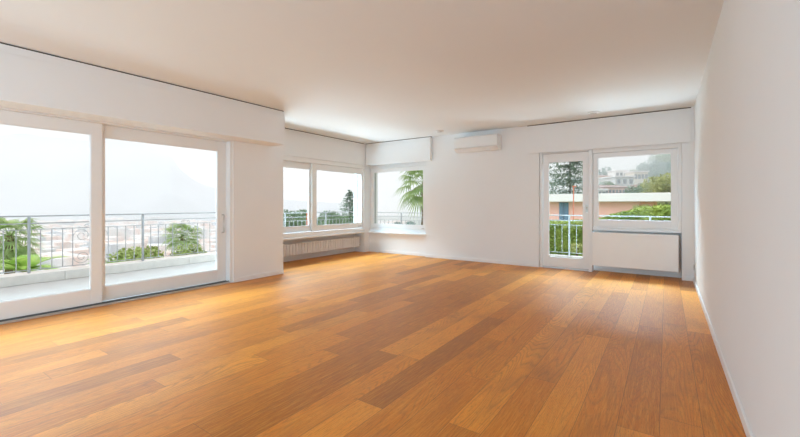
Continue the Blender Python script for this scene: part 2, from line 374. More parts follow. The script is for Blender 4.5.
# door_2 + window_3: far balcony door with the fixed window beside it
d2 = empty('door_2', (-1.5, 7.57, 0)); struct(d2, 'white glazed balcony door on the far wall')
fr = MB(); mapN(fr, -1.985, -1.935, 7.555, 7.70, 0.0, 2.176); mapN(fr, -1.135, -1.078, 7.53, 7.70, 0.0, 2.176); mapN(fr, -1.935, -1.135, 7.555, 7.70, 2.145, 2.176)
fr.build('door_frame', 'frame_lacquer', d2, bevel=.003)
ds = sash(d2, mapN, 7.565, -1.925, -1.14, .035, 2.140, -1.826, -1.232, .208, 1.985, .06)
MB().box(-1.935, -1.135, 7.56, 7.86, .0005, .030).build('threshold', 'aluminium', d2, bevel=.002)
hd = MB().box(-1.19, -1.155, 7.556, 7.5645, 1.055, 1.185); hd.tube([(-1.172, 7.558, 1.15), (-1.172, 7.535, 1.15), (-1.172, 7.528, 1.135), (-1.172, 7.528, 1.08)], .008, 8)
hd.build('handle', 'brass_handle', ds, loc=(0, 0, 0))
for z in (.30, 1.05, 1.92): MB().tube([(-1.932, 7.556, z-.035), (-1.932, 7.556, z+.035)], .007, 10).build('hinge', 'plastic_white', d2)
w3 = empty('window_3', (-.45, 7.57, .74)); struct(w3, 'fixed far window with a view of the hillside')
fr = MB(); mapN(fr, -1.076, .198, 7.54, 7.70, .737, .795); mapN(fr, -1.076, .198, 7.54, 7.70, 2.095, 2.176); mapN(fr, .145, .198, 7.54, 7.70, .795, 2.095); mapN(fr, -1.076, -1.066, 7.54, 7.70, .795, 2.095)
fr.build('window_frame', 'frame_lacquer', w3, bevel=.003)
sash(w3, mapN, 7.560, -1.064, .143, .798, 2.092, -.992, .066, .925, 2.018, .06)
struct(MB().box(-1.985, .2, 7.61, 7.619, 2.18, 2.30).build('trim_6', 'wall_paint'))
# added_back_window, unseen behind the camera: glazing added to let more light into the room
w4 = empty('added_back_window', (-2.7, YB, .1)); struct(w4)
def mapS(b, a0, a1, d0, d1, z0, z1): b.box(a0, a1, YB-d0, YB-d1, z0, z1)
for i in range(3):
    a = -5.0+i*1.5333
    sash(w4, mapS, .1, a+.003, a+1.53, .105, 2.395, a+.08, a+1.453, .19, 2.31, .06)

# ================================================================== THINGS IN THE ROOM
# air conditioner
ac = empty('air_conditioner', (-3.19, YF, 2.275)); tag(ac, 'white wall-mounted air conditioner high on the far wall under the ceiling', 'air conditioner')
prof = [(7.519, 2.29), (7.519, 2.585), (7.30, 2.585), (7.275, 2.575), (7.268, 2.55), (7.272, 2.345), (7.278, 2.345)]
def extr_x(x0, x1, prof):
    b = MB(); k = len(prof); b.v = [(x0, y, z) for y, z in prof] + [(x1, y, z) for y, z in prof]
    b.f = [tuple(range(k)), tuple(reversed(range(k, 2*k)))] + [(i, k+i, k+(i+1) % k, (i+1) % k) for i in range(k)]; return b
extr_x(-3.655, -2.725, [(7.519, 2.29), (7.519, 2.585), (7.30, 2.585), (7.278, 2.577), (7.268, 2.555), (7.270, 2.348), (7.285, 2.342), (7.35, 2.285), (7.42, 2.275)]).build('housing', 'plastic_white', ac, bevel=.004)
extr_x(-3.60, -2.78, [(7.272, 2.336), (7.340, 2.280), (7.346, 2.286), (7.279, 2.341)]).build('air_flap', 'plastic_white', ac, bevel=.001)
MB().box(-3.64, -2.74, 7.2665, 7.2685, 2.352, 2.356).build('front_seam', 'plastic_grey', ac)

# bay radiator made of upright sections
rad = empty('radiator', (-6.34, 5.9, .14)); tag(rad, 'long low white sectional radiator under the bay window', 'radiator')
def section():
    b = MB(); b.box(-6.372, -6.300, -.029, .029, .142, .384); b.box(-6.300, -6.286, -.013, .013, .150, .377); return b
first = section().build('section', 'radiator_enamel', bevel=.008); y = 4.44; k = 0
while y < 7.38:
    o = first if k == 0 else first.copy()
    if k: COL.objects.link(o)
    o.parent = rad; o.location = Vector((0, y, 0)) - rad.location; y += .0775; k += 1
MB().tube([(-6.34, 4.42, .165), (-6.34, 7.38, .165)], .012).tube([(-6.34, 4.42, .362), (-6.34, 7.38, .362)], .012).build('header_pipe', 'radiator_enamel', rad)
vb = MB().tube([(-6.34, 7.385, .165), (-6.34, 7.405, .165), (-6.42, 7.405, .165)], .009).tube([(-6.34, 7.385, .18), (-6.34, 7.405, .18)], .018, 12); vb.build('valve', 'aluminium', rad)
for yy in (4.9, 6.0, 7.1): MB().box(-6.5195, -6.373, yy-.012, yy+.012, .30, .33).build('wall_bracket', 'radiator_enamel', rad)

# flat radiator with cover plate under the far window
rp = empty('radiator', (-.455, 7.60, .125)); tag(rp, 'flat white panel radiator in the niche under the far window', 'radiator')
MB().box(-1.068, .157, 7.445, 7.47, .130, .712).build('front_plate', 'plastic_white', rp, bevel=.004)
pb = MB().box(-1.00, .10, 7.56, 7.60, .17, .66)
for i in range(22): pb.box(-.98+i*.05, -.96+i*.05, 7.552, 7.56, .19, .64)
pb.build('heating_panel', 'radiator_enamel', rp, bevel=.003)
for x in (-.9, -.02):
    for z in (.2, .60): MB().box(x-.015, x+.015, 7.471, 7.7595, z, z+.03).build('wall_bracket', 'radiator_enamel', rp)
MB().tube([(.10, 7.60, .62), (.18, 7.60, .62), (.18, 7.66, .62)], .010).tube([(.165, 7.60, .62), (.165, 7.56, .62)], .018, 12).build('valve', 'plastic_white', rp)
MB().tube([(.10, 7.60, .20), (.17, 7.60, .20), (.17, 7.60, .003)], .009).build('supply_pipe', 'plastic_white', rp)

# ceiling discs
for (x, y_, lab) in ((-3.856, 7.016, 'round flat ceiling fitting near the air conditioner'), (-.985, 7.02, 'round flat ceiling fitting in front of the far window')):
    t = empty('ceiling_spotlight', (x, y_, H)); tag(t, lab, 'ceiling light', 'round ceiling fittings')
    MB().lathe((x, y_, H-.018), [(.055, 0), (.078, .002), (.086, .008), (.088, .0175)], 32).build('rim', 'plastic_white', t, smooth=True)
    MB().lathe((x, y_, H-.022), [(.048, 0), (.052, .003)], 32).build('lens', 'plastic_grey', t)
# socket on the right wall
t = empty('wall_socket', (XR, 7.39, .24)); tag(t, 'tiny grey wall socket low on the right wall by the corner', 'socket')
MB().box(XR-.010, XR-.0003, 7.345, 7.435, .195, .275).build('cover_plate', 'plastic_grey', t, bevel=.002)
MB().lathe((0, 0, 0), [(.018, 0), (.018, .003)], 16).build('outlet', 'plastic_grey', t, loc=(-.013, 0, 0)).rotation_euler = (0, math.pi/2, 0)

# ================================================================== BALCONY
FZ = -.05
struct(MB().prism([(-5.742, -2.4), (-5.742, 4.075), (-6.565, 4.075), (-6.565, 7.865), (.9, 7.865), (.9, 9.75), (-8.55, 9.75), (-8.55, -2.4)], FZ-.2, FZ).build('balcony_floor', 'balcony_tile'), 'pale balcony floor outside the sliding door')
kb = MB()
for y0, y1 in ((-2.4, .05), (.054, 2.10), (2.104, 4.12), (4.124, 6.5), (6.504, 9.4)): kb.box(-8.55, -8.20, y0, y1, FZ, .098)
struct(kb.build('balcony_kerb', 'kerb_render', bevel=.006), 'low cream kerb under the balcony railing')
struct(MB().box(-8.2, .9, 9.55, 9.70, FZ, -.0).build('balcony_edge', 'kerb_render', bevel=.005), 'pale slab edge under the far balcony railing')

def spiral(b, x, cy_, cz, r, a0, turns, sgn, rr=.0045, mirz=1):
    pts = []
    n = 26
    for i in range(n+1):
        t = i/n; a = a0 + sgn*turns*2*math.pi*t; q = r*(1-.78*t)
        pts.append((x, cy_+q*math.cos(a), cz+mirz*q*math.sin(a)))
    b.tube(pts, rr, 5)
def railing_w(name, label, ya, posts, step, dz, base, mat, mat2, x=-8.35, scroll=True):
    R = empty(name, (x, posts[0], base)); tag(R, label, 'railing', 'balcony railings')
    y0, y1 = ya
    MB().box(x-.02, x+.02, y0, y1, .995+dz, 1.018+dz).build('handrail', mat, R, bevel=.004)
    MB().box(x-.012, x+.012, y0, y1, .880+dz, .898+dz).build('middle_rail', mat, R, bevel=.003)
    MB().box(x-.008, x+.008, y0, y1, .784+dz, .796+dz).build('upper_rail', mat2, R)
    MB().box(x-.008, x+.008, y0, y1, .142+dz, .154+dz).build('bottom_rail', mat2, R)
    for P in posts: MB().box(x-.016, x+.016, P-.016, P+.016, base, .994+dz).build('post', mat, R)
    for P in posts[:-1]:
        offs = (.139, .278, .416, .55, 1.06, 1.20, 1.335, 1.475) if scroll else tuple(.145*k for k in range(1, 11))
        for q in offs:
            if P+q < y1: MB().box(x-.006, x+.006, P+q-.006, P+q+.006, .154+dz, .784+dz).build('baluster', mat2, R)
        if not scroll: continue
        c = P+.805
        if c+.25 > y1: continue
        b = MB()
        for sg in (1, -1):
            spiral(b, x, c+sg*.128, .655+dz, .118, 0 if sg > 0 else math.pi, 1.55, sg)
            spiral(b, x, c+sg*.128, .285+dz, .118, 0 if sg > 0 else math.pi, -1.55, sg)
            b.tube([(x, c+sg*(.01+.018*math.sin(t*math.pi)), .45+dz+(t-.5)*.42) for t in [i/10 for i in range(11)]], .0045, 5)
            spiral(b, x, c+sg*.065, .815+dz, .035, math.pi if sg > 0 else 0, -1.1, sg, .004)
        b.tube([(x, c+.09*math.cos(a), .825+dz+.035*math.sin(a)) for a in [math.pi*i/10 for i in range(11)]], .004, 5)
        b.build('scrollwork', mat2, R)
pp = [1.693+1.623*k for k in range(-3, 3)]
railing_w('balcony_railing', 'grey iron railing with scrollwork outside the sliding door', (-2.4, pp[-1]+.016), pp, 1.623, 0, .099, 'rail_paint', 'wrought_iron')
pq = [5.2+1.5*k for k in range(3)]
railing_w('balcony_railing', 'pale railing outside the bay window over the low radiator', (5.05, 9.55), pq+[9.5], 1.5, -.05, .099, 'rail_white', 'rail_white', scroll=False)
R = empty('balcony_railing', (-4, 9.62, 0)); tag(R, 'white railing outside the corner window and far balcony door', 'railing', 'balcony railings')
yN = 9.62
MB().box(-8.33, .9, yN-.02, yN+.02, .925, .948).build('handrail', 'rail_white', R, bevel=.004)
MB().box(-8.33, .9, yN-.012, yN+.012, .808, .826).build('middle_rail', 'rail_white', R, bevel=.003)
MB().box(-8.33, .9, yN-.008, yN+.008, .705, .717).build('upper_rail', 'rail_white', R)
MB().box(-8.33, .9, yN-.008, yN+.008, .06, .072).build('bottom_rail', 'rail_white', R)
x = -1.86-1.58*4
while x < .95:
    MB().box(x-.017, x+.017, yN-.017, yN+.017, .0005, .924).build('post', 'rail_white', R)
    for k in range(1, 10):
        xx = x+.158*k
        if xx < .88: MB().box(xx-.006, xx+.006, yN-.006, yN+.006, .072, .705).build('baluster', 'rail_white', R)
    x += 1.58

# ================================================================== OUTDOORS
CY, SY = math.cos(YAW), math.sin(YAW)
def bearing(u, D):
    """world x, y of a point D metres in front of the viewpoint along the sight line u"""
    a = (u-400)/385.63; return ((a*CY-SY)*D, (a*SY+CY)*D)
def height(v, D): return EYE+(204.05-v)/385.63*D
def sstep(a, b, t):
    t = min(1, max(0, (t-a)/(b-a))); return t*t*(3-2*t)
def lerp_tab(tab, t):
    if t <= tab[0][0]: return tab[0][1]
    for (a, va), (b, vb) in zip(tab, tab[1:]):
        if t <= b: return va+(vb-va)*(t-a)/(b-a)
    return tab[-1][1]
HILL = [(-40, 40), (-8, 20), (-.5, 13), (1.5, 9.5), (2.7, 7.5), (4.9, 5), (7.2, 3), (12, 2), (16, 0)]
def ground_z(x, y):
    az = math.degrees(math.atan2(-x, y)); D = math.hypot(x, y)
    west = -2.0-30*sstep(9, 150, D)-.02*D*0
    garden = -.95-.6*sstep(14, 26, D)
    hill = lerp_tab(HILL, az)*sstep(48, 150, D)
    north = garden+hill
    k = sstep(20, 33, az)
    return north*(1-k)+west*k
def build_ground():
    rs = [8.6, 9.5, 11, 13, 15, 18, 22, 26, 32, 40, 50, 62, 76, 92, 110, 130, 155, 185, 230, 300, 420, 650, 1100]
    azs = [a*2.0-60 for a in range(0, 96)]
    b = MB(); k = len(azs)
    for r in rs:
        for a in azs:
            t = math.radians(a); x, y = -r*math.sin(t), r*math.cos(t)
            z = ground_z(x, y)
            if r > 40: z += (noise.noise(Vector((x*.03, y*.03, 0)))*3)*sstep(40, 120, r)
            # keep clear of the house
            b.v.append((x, y, min(z, -.95)if r < 30 else z))
    for i in range(len(rs)-1):
        for j in range(k-1): b.f.append((i*k+j, i*k+j+1, (i+1)*k+j+1, (i+1)*k+j))
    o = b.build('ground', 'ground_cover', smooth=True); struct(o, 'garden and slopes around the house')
    n = len(o.data.polygons)
build_ground()

# mountain across the lake
def mountain():
    ridge = [(-260, 150), (-180, 158), (-110, 140), (-50, 134), (0, 136), (23, 133), (43, 136.5), (60, 137.5), (88, 141), (110, 139), (130, 139.5), (143.5, 143), (155, 150), (171, 156.7), (180, 169), (191.5, 178.5), (201, 184), (218, 189), (250, 196), (290, 200), (340, 203.5), (380, 206)]
    pts = []
    for (u0, v0), (u1, v1) in zip(ridge, ridge[1:]):
        for i in range(5): t = i/5; pts.append((u0+(u1-u0)*t, v0+(v1-v0)*t))
    D = 900; rows = 14; b = MB(); k = len(pts)
    for j in range(rows+1):
        t = j/rows
        for (u, v) in pts:
            x, y = bearing(u, D-330*t); zt = height(v, D)
            f = (1-t)**1.15; z = -34+(zt+34)*f
            if 0 < j < rows: z += noise.noise(Vector((x*.012, y*.012, 3)))*26*math.sin(t*math.pi)
            b.v.append((x, y, z))
    n = len(b.v)
    for (u, v) in pts: x, y = bearing(u, D+400); b.v.append((x, y, -34))
    for j in range(rows):
        for i in range(k-1): b.f.append((j*k+i, j*k+i+1, (j+1)*k+i+1, (j+1)*k+i))
    for i in range(k-1): b.f.append((i, n+i, n+i+1, i+1))
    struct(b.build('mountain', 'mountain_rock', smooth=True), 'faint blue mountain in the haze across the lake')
mountain()

# hazy city on the plain: nobody could count it
b = MB()
for i in range(1500):
    u = random.uniform(-70, 440); D = 150+450*random.random()**.8
    x, y = bearing(u, D)
    if math.degrees(math.atan2(-x, y)) < 34: continue
    z = ground_z(x, y)+random.uniform(-1, 0); sx = random.uniform(3, 10); sy = random.uniform(3, 9); h = random.uniform(3, 10)*(1+.5*(random.random() < .1))
    b.box(x-sx, x+sx, y-sy, y+sy, z-2, z+h)
tag(b.build('city_houses', 'city_render', fix=False), 'hazy white and pink houses of the town far below the balcony', 'town', kind='stuff')

# haze: real thin mist filling the valley and the hills beyond the garden
g = G('haze_air'); g.t.nodes.remove(g.b)
vs = g.n('ShaderNodeVolumeScatter'); vs.inputs['Color'].default_value = (.965, .972, .985, 1); vs.inputs['Density'].default_value = 1/600.; vs.inputs['Anisotropy'].default_value = .0
g.t.links.new(vs.outputs[0], g.o.inputs['Volume']); MATS['haze_air'] = g.m
hz = MB().prism([(-22, -700), (-22, 41), (400, 41), (400, 1000), (-1050, 1000), (-1050, -700)], -120, 120).build('haze', 'haze_air')
struct(hz, 'pale haze over the valley')

g2 = G('hill_mist_air'); g2.t.nodes.remove(g2.b)
vs = g2.n('ShaderNodeVolumeScatter'); vs.inputs['Color'].default_value = (.97, .985, 1, 1); vs.inputs['Density'].default_value = 1/260.
g2.t.links.new(vs.outputs[0], g2.o.inputs['Volume']); MATS['hill_mist_air'] = g2.m
struct(MB().prism([(-40, 76), (60, 76), (110, 260), (-70, 260)], -30, 32).build('hill_mist', 'hill_mist_air'), 'pale mist hanging over the hillside')
# ---- plants
def fan_leaf(b, origin, d, up, size, droop, nbl=18):
    """petiole and a fan of narrow drooping blades"""
    d = d.normalized(); side = d.cross(up).normalized(); nrm = side.cross(d).normalized()
    tip = origin+d*size*.85
    b.tube([origin, origin+d*size*.45+nrm*size*.03, tip], [.012, .009, .007], 4)
    for i in range(nbl):
        an = math.radians(-115+230*i/(nbl-1)); L = size*(.75-.18*abs(an)/2)*random.uniform(.9, 1.1)
        dd = (d*math.cos(an)+side*math.sin(an)).normalized(); wd = dd.cross(nrm).normalized()*size*.030
        p0 = tip; p1 = tip+dd*L*.5+nrm*size*.03-Vector((0, 0, droop*L*.12)); p2 = tip+dd*L-Vector((0, 0, droop*L*random.uniform(.35, .6)))
        fold = nrm*size*.012
        b.quad(p0-wd*.3, p0+wd*.3, p1+wd+fold, p1-wd+fold); b.tri(p1-wd+fold, p1+wd+fold, p2)
def palm(name, label, loc, zc, size, n, leaf='palm_leaf', group=None, elev=(-40, 75), tr=.11, az_pref=None, droop=1.):
    x, y = loc; zg = ground_z(x, y); P = empty(name, (x, y, min(zg, -.95)+.0)); tag(P, label, 'palm', group)
    z0 = P.location.z-.1
    b = MB(); pts = []; m = 14
    for i in range(m+1): pts.append((x, y, z0+(zc-z0)*i/m))
    b.tube(pts, [tr*(1.25-.25*i/m)+(.015 if i % 2 else -.01) for i in range(m+1)], 12); b.build('trunk', 'palm_fibre', P)
    for i in range(n):
        az = i*2.39996+random.uniform(-.2, .2); el = math.radians(elev[0]+(elev[1]-elev[0])*((i+.5)/n))
        d = Vector((math.cos(az)*math.cos(el), math.sin(az)*math.cos(el), math.sin(el)))
        b = MB(); fan_leaf(b, Vector((x, y, zc)), d, Vector((0, 0, 1)), size*random.uniform(.85, 1.1), droop); b.build('frond', leaf, P, fix=False)
def feather_plant(name, label, loc, zc, size, n, leaf, group=None, elev=(10, 70)):
    x, y = loc; zg = min(ground_z(x, y), -.95); P = empty(name, (x, y, zg)); tag(P, label, 'plant', group)
    MB().tube([(x, y, zg-.1), (x, y, (zg+zc)/2), (x, y, zc)], [.12, .10, .09], 10).build('stem', 'palm_fibre', P)
    for i in range(n):
        az = i*2.39996; el = math.radians(random.uniform(*elev)); L = size*random.uniform(.8, 1.1)
        h = Vector((math.cos(az), math.sin(az), 0)); pts = []
        for k in range(11):
            t = k/10; pts.append(Vector((x, y, zc))+h*L*t*math.cos(el*(1-.3*t))+Vector((0, 0, L*(t*math.sin(el)-.45*t*t))))
        b = MB(); b.tube(pts, [.010*(1-.08*k) for k in range(11)], 4)
        for k in range(1, 11):
            dd = (pts[k]-pts[k-1]).normalized(); sd = dd.cross(Vector((0, 0, 1))).normalized()
            for q in (0, .5):
                p = pts[k-1].lerp(pts[k], q)
                ll = L*.30*math.sin(math.pi*min(1, (k+q)/10.5*.9+.1))+.03
                for sg in (-1, 1):
                    tip = p+(sd*sg*.8+dd*.7).normalized()*ll+Vector((0, 0, ll*.12)); wv = dd*L*.022
                    b.quad(p-wv, p+wv, p.lerp(tip, .6)+wv*.9, p.lerp(tip, .6)-wv*.5); b.tri(p.lerp(tip, .6)-wv*.5, p.lerp(tip, .6)+wv*.9, tip)
        b.build('frond', leaf, P, fix=False)

PLACED = []
def settle(u, D, r):
    if 655 < u < 685 and D > 90: D += 6
    # step away along the same bearing until the crown stands free of its neighbours
    for _ in range(60):
        x, y = bearing(u, D)
        if all(math.hypot(x-a, y-b) > (r+q)*1.02 for a, b, q in PLACED): break
        D += 1.5
    PLACED.append((x, y, r)); return D
def leaf_blob(b, c, r, n, ls):
    for _ in range(n):
        d = Vector((random.gauss(0, 1), random.gauss(0, 1), random.gauss(0, 1))).normalized()
        p = Vector(c)+Vector((d.x*r[0], d.y*r[1], d.z*r[2]))*(random.uniform(.55, 1)**.5)
        a = Vector((random.gauss(0, 1), random.gauss(0, 1), random.gauss(0, 1))).normalized(); e = a.cross(d)
        if e.length < .1: continue
        e = e.normalized(); q = ls*random.uniform(.6, 1.3)
        b.quad(p-a*q, p-e*q*.5, p+a*q, p+e*q*.5)
def tree(name, label, u, D, vtop, width, mat, group=None, seed=0, n=14, cat='tree', squash=.8):
    rnd = random.getstate(); random.seed(seed); D = settle(u, D, width/2)
    x, y = bearing(u, D); zg = ground_z(x, y)-.3; zt = height(vtop, D); r = width/2
    T = empty(name, (x, y, zg)); tag(T, label, cat, group)
    Hh = zt-zg; cz = zt-r*squash
    if cz-r*squash < zg: cz = max(cz, zg+.2)
    b = MB(); b.tube([(x, y, zg-.5), (x+.1, y, zg+Hh*.4), (x, y, cz)], [r*.10, r*.07, r*.03], 8)
    for i in range(5):
        a = i*1.26+seed; b.tube([(x, y, cz-r*.35), (x+math.cos(a)*r*.5, y+math.sin(a)*r*.5, cz+r*.05)], [r*.035, r*.015], 5)
    b.build('trunk', 'bark', T)
    b = MB()
    for i in range(n):
        a = random.uniform(0, 6.28); q = r*.62*random.random()**.5; zz = random.uniform(-.55, .6)*r*squash
        rr = r*random.uniform(.30, .46); leaf_blob(b, (x+math.cos(a)*q, y+math.sin(a)*q, min(cz+zz, zt-rr*.75)), (rr, rr, rr*.75), 230, r*.055)
    b.build('crown', mat, T, fix=False); random.setstate(rnd)
def conifer(name, label, u, D, vtop, width, mat, group=None, seed=0, bare=.1, tiers=13, dens=26):
    rnd = random.getstate(); random.seed(seed); D = settle(u, D, width/2)
    x, y = bearing(u, D); zg = ground_z(x, y)-.3; zt = height(vtop, D); Hh = zt-zg
    T = empty(name, (x, y, zg)); tag(T, label, 'tree', group)
    MB().tube([(x, y, zg-.3), (x, y, zg+Hh*.5), (x, y, zt-.2)], [Hh*.014, Hh*.009, .02], 8).build('trunk', 'bark', T)
    b = MB()
    for t in range(tiers):
        f = t/(tiers-1); z = zg+Hh*(bare+(1-bare)*f*.97); R = width/2*(1-f)**.75+.25; z_ = z
        for j in range(9):
            z = z_+random.uniform(-.5, .5)*Hh*(1-bare)/tiers*1.3
            a = j*6.283/9+t*.7+random.uniform(-.2, .2); L = R*random.uniform(.75, 1.1)
            for m in range(dens):
                s_ = random.random()**.7; p = Vector((x+math.cos(a)*L*s_, y+math.sin(a)*L*s_, z+L*(.10*s_-.12*s_*s_)))
                p += Vector((random.gauss(0, 1)*L*.10, random.gauss(0, 1)*L*.10, random.gauss(0, 1)*L*.055))
                d = Vector((random.gauss(0, 1), random.gauss(0, 1), random.gauss(0, .35))).normalized()*width*.030; e = d.cross(Vector((0, 0, 1))).normalized()*width*.013
                b.quad(p-d, p-e, p+d, p+e)
    b.build('crown', mat, T, fix=False); random.setstate(rnd)

# palms by the balcony
palm('fan_palm', 'fan palm with drooping fronds left of the balcony post', (-13.3, 2.35), .42, .52, 34, 'palm_leaf', 'garden palms', elev=(-68, 60), tr=.08)
palm('fan_palm', 'fan palm rising over the shrub beyond the scrollwork', (-15.6, 7.6), -.06, .56, 28, 'palm_leaf', 'garden palms', elev=(-40, 55), tr=.07)
palm('fan_palm', 'tall fan palm cut by the right edge of the corner window', (-6.95, 11.6), 1.95, .78, 34, 'palm_leaf', 'garden palms', elev=(-55, 70), tr=.12, droop=1.2)
feather_plant('cycad', 'bright green arching plant low behind the left railing', (-10.4, 2.05), -.15, .75, 18, 'bright_leaf', 'arching plants')
feather_plant('cycad', 'bright green fronds reaching over the kerb beside the palm', (-10.1, 3.35), -.25, .55, 16, 'bright_leaf', 'arching plants')
def shrub(name, label, x, y, ztop, r, rz, mat, group=None, n=1200, ls=.07, cat='shrub'):
    zg = min(ground_z(x, y), -.95); T = empty(name, (x, y, zg)); tag(T, label, cat, group)
    b = MB(); b.tube([(x, y, zg-.1), (x+.05, y, ztop-rz)], [.06, .04], 6); b.build('stem', 'bark', T)
    b = MB()
    for i in range(8):
        a = i*.785; leaf_blob(b, (x+math.cos(a)*r*.5, y+math.sin(a)*r*.5, ztop-rz*random.uniform(.9, 1.3)), (r*.55, r*.55, rz*.8), n//8, ls)
    b.build('foliage', mat, T, fix=False)
shrub('garden_shrub', 'yellow-green shrub below the palm beyond the balcony', -14.3, 5.5, -.08, .8, .55, 'olive_leaf', 'balcony shrubs', 1600, .075)
shrub('garden_shrub', 'pale green shrub in front of the palm trunk', -13.9, 7.0, -.14, .58, .5, 'olive_leaf', 'balcony shrubs', 1200, .075)

# hillside houses
def house(name, label, u0, u1, D, vtop, vbot, wall, roof='flat', wins=None, depth=10):
    x0, y0 = bearing(u0, D); x1, y1 = bearing(u1, D); zb = height(vbot, D); zt = height(vtop, D)
    T = empty(name, (x0, y0, min(zb, ground_z(x0, y0)))); tag(T, label, 'house', 'hillside houses')
    ex = Vector((x1-x0, y1-y0, 0)); W = ex.length; ex.normalize(); ey = Vector((-ex.y, ex.x, 0)); o = Vector((x0, y0, 0))
    def bx(a0, a1, b0, b1, z0, z1):
        b = MB(); n = 0
        for z in (z0, z1):
            for (a, c) in ((a0, b0), (a1, b0), (a1, b1), (a0, b1)): q = o+ex*a+ey*c; b.v.append((q.x, q.y, z))
        b.f = [(0,3,2,1),(4,5,6,7),(0,1,5,4),(1,2,6,5),(2,3,7,6),(3,0,4,7)]; return b
    bx(0, W, 0, depth, min(zb, ground_z(x0, y0))-6, zt).build('wall', wall, T)
    for q in range(int(W/2)+1): c = o+ex*min(W, q*2+1)+ey*depth/2; PLACED.append((c.x, c.y, depth*.55))
    if roof == 'flat': bx(-.3, W+.3, -.3, depth+.3, zt, zt+.35).build('roof', 'roof_fascia', T)
    else:
        b = MB(); e = .25; hr = min(1.3, W*.12)
        for (a, c, z) in ((-e, -e, zt), (W+e, -e, zt), (W+e, depth+e, zt), (-e, depth+e, zt), (W*.2, depth/2, zt+hr), (W*.8, depth/2, zt+hr)): q = o+ex*a+ey*c; b.v.append((q.x, q.y, z))
        b.f = [(0,1,5,4),(1,2,5),(2,3,4,5),(3,0,4),(0,3,2,1)]; b.build('roof', 'roof_tile', T)
    if wins:
        nx, nz, ww, wh = wins
        for i in range(nx):
            for j in range(nz):
                a = W*(i+.5)/nx; z = zb+(zt-zb)*(j+.5)/nz; bx(a-ww/2, a+ww/2, -.12, -.004, z-wh/2, z+wh/2).build('window', 'far_window_glass', T)
house('hillside_house', 'long pink house with a row of dark windows', 605, 632, 84, 187.3, 196, 'pink_render', 'tile', (8, 1, .42, .85), 9)
house('hillside_house', 'small white building at the left foot of the window', 597, 606, 70, 190.5, 196, 'white_render', 'flat', (2, 1, .5, .5), 6)
house('hillside_house', 'grey block house above the pink house', 615.5, 634, 105, 177, 186, 'grey_render', 'flat', (3, 1, .8, 1.2), 10)
house('hillside_house', 'white villa on the slope above the grey house', 615.5, 627, 130, 171, 178, 'white_render', 'flat', (3, 1, .8, 1.2), 5)
house('hillside_house', 'pale pink villa left of the grey house', 598, 616, 118, 176, 183, 'pink_render', 'tile', (4, 1, .7, 1.0), 10)
house('hillside_house', 'beige terraced house at the middle of the hill', 634, 648, 122, 172, 181, 'beige_render', 'flat', (4, 1, .8, 1.4), 5)
house('hillside_house', 'pink house between the green and yellow trees', 651, 660, 90, 184, 192, 'pink_render', 'tile', (2, 1, .6, .8), 8)

# trees beyond the bay window
tree('broad_tree', 'round dark green tree at the left edge of the bay window', 291, 46, 206.5, 6.5, 'tree_leaf', 'trees beyond the bay', 11, 18)
tree('broad_tree', 'low round tree behind the orange marker', 308, 50, 210, 5.5, 'tree_leaf', 'trees beyond the bay', 12, 14)
tree('broad_tree', 'soft green tree right of the bay window mullion', 326, 46, 207.5, 5.5, 'tree_leaf', 'trees beyond the bay', 13, 16)
tree('broad_tree', 'low bushy tree between the round tree and the conifer', 338, 44, 212, 4.5, 'tree_leaf', 'trees beyond the bay', 14, 14)
conifer('conifer', 'tall pale conifer at the right edge of the bay window', 350, 42, 190, 6.5, 'hazed_conifer_leaf', None, 15, bare=.35, tiers=22, dens=24)
tree('broad_tree', 'dark tree at the foot of the conifer', 350, 40, 213, 4.5, 'tree_leaf', 'trees beyond the bay', 16, 14)
tree('broad_tree', 'small round tree below the railing in the corner window', 405, 70, 220, 5, 'blue_leaf', 'trees beyond the bay', 17, 10)
x, y = bearing(307, 20); t = tag(empty('marker_pole', (x, y, ground_z(x, y))), 'thin orange pole seen through the bay window', 'pole')
MB().tube([(x, y, ground_z(x, y)-.2), (x, y, height(214, 20))], .035, 8).build('shaft', 'crane_paint', t)
MB().lathe((x, y, height(214, 20)), [(.05, 0), (.05, .04), (.02, .06)], 10).build('cap', 'crane_paint', t)

# neighbour's long low house
nb = empty('garden_house', (-3, 30, -1.55)); tag(nb, 'long low coral house with a broad white flat roof band', 'house')
def hz_(u, Y): a = (u-400)/385.63; return (a*CY-SY)/(a*SY+CY)*Y
xw = hz_(639, 30)
MB().box(-10.5, xw, 30, 38, -2.2, 1.37).build('wall', 'coral_render', nb)
MB().box(xw, hz_(655, 30), 30.9, 38, -2.2, 1.37).build('recessed_wall', 'coral_render', nb)
MB().box(-11, hz_(700, 29.4), 29.4, 39, 1.37, 1.92).build('roof_band', 'roof_fascia', nb, bevel=.02)
d_ = MB().box(hz_(559.3, 30), hz_(568.6, 30), 29.94, 29.998, -1.55, 1.32); dr = d_.build('shutter_door', 'blue_door', nb)
MB().box(hz_(563.8, 30)-.02, hz_(563.8, 30)+.02, 29.92, 29.94, -1.5, 1.3).build('door_joint', 'window_dark', dr, loc=(0, 0, 0))
MB().box(hz_(556, 30)-2.4, hz_(549, 30)-1.4, 29.97, 29.998, -.6, .9).build('window', 'window_dark', nb)

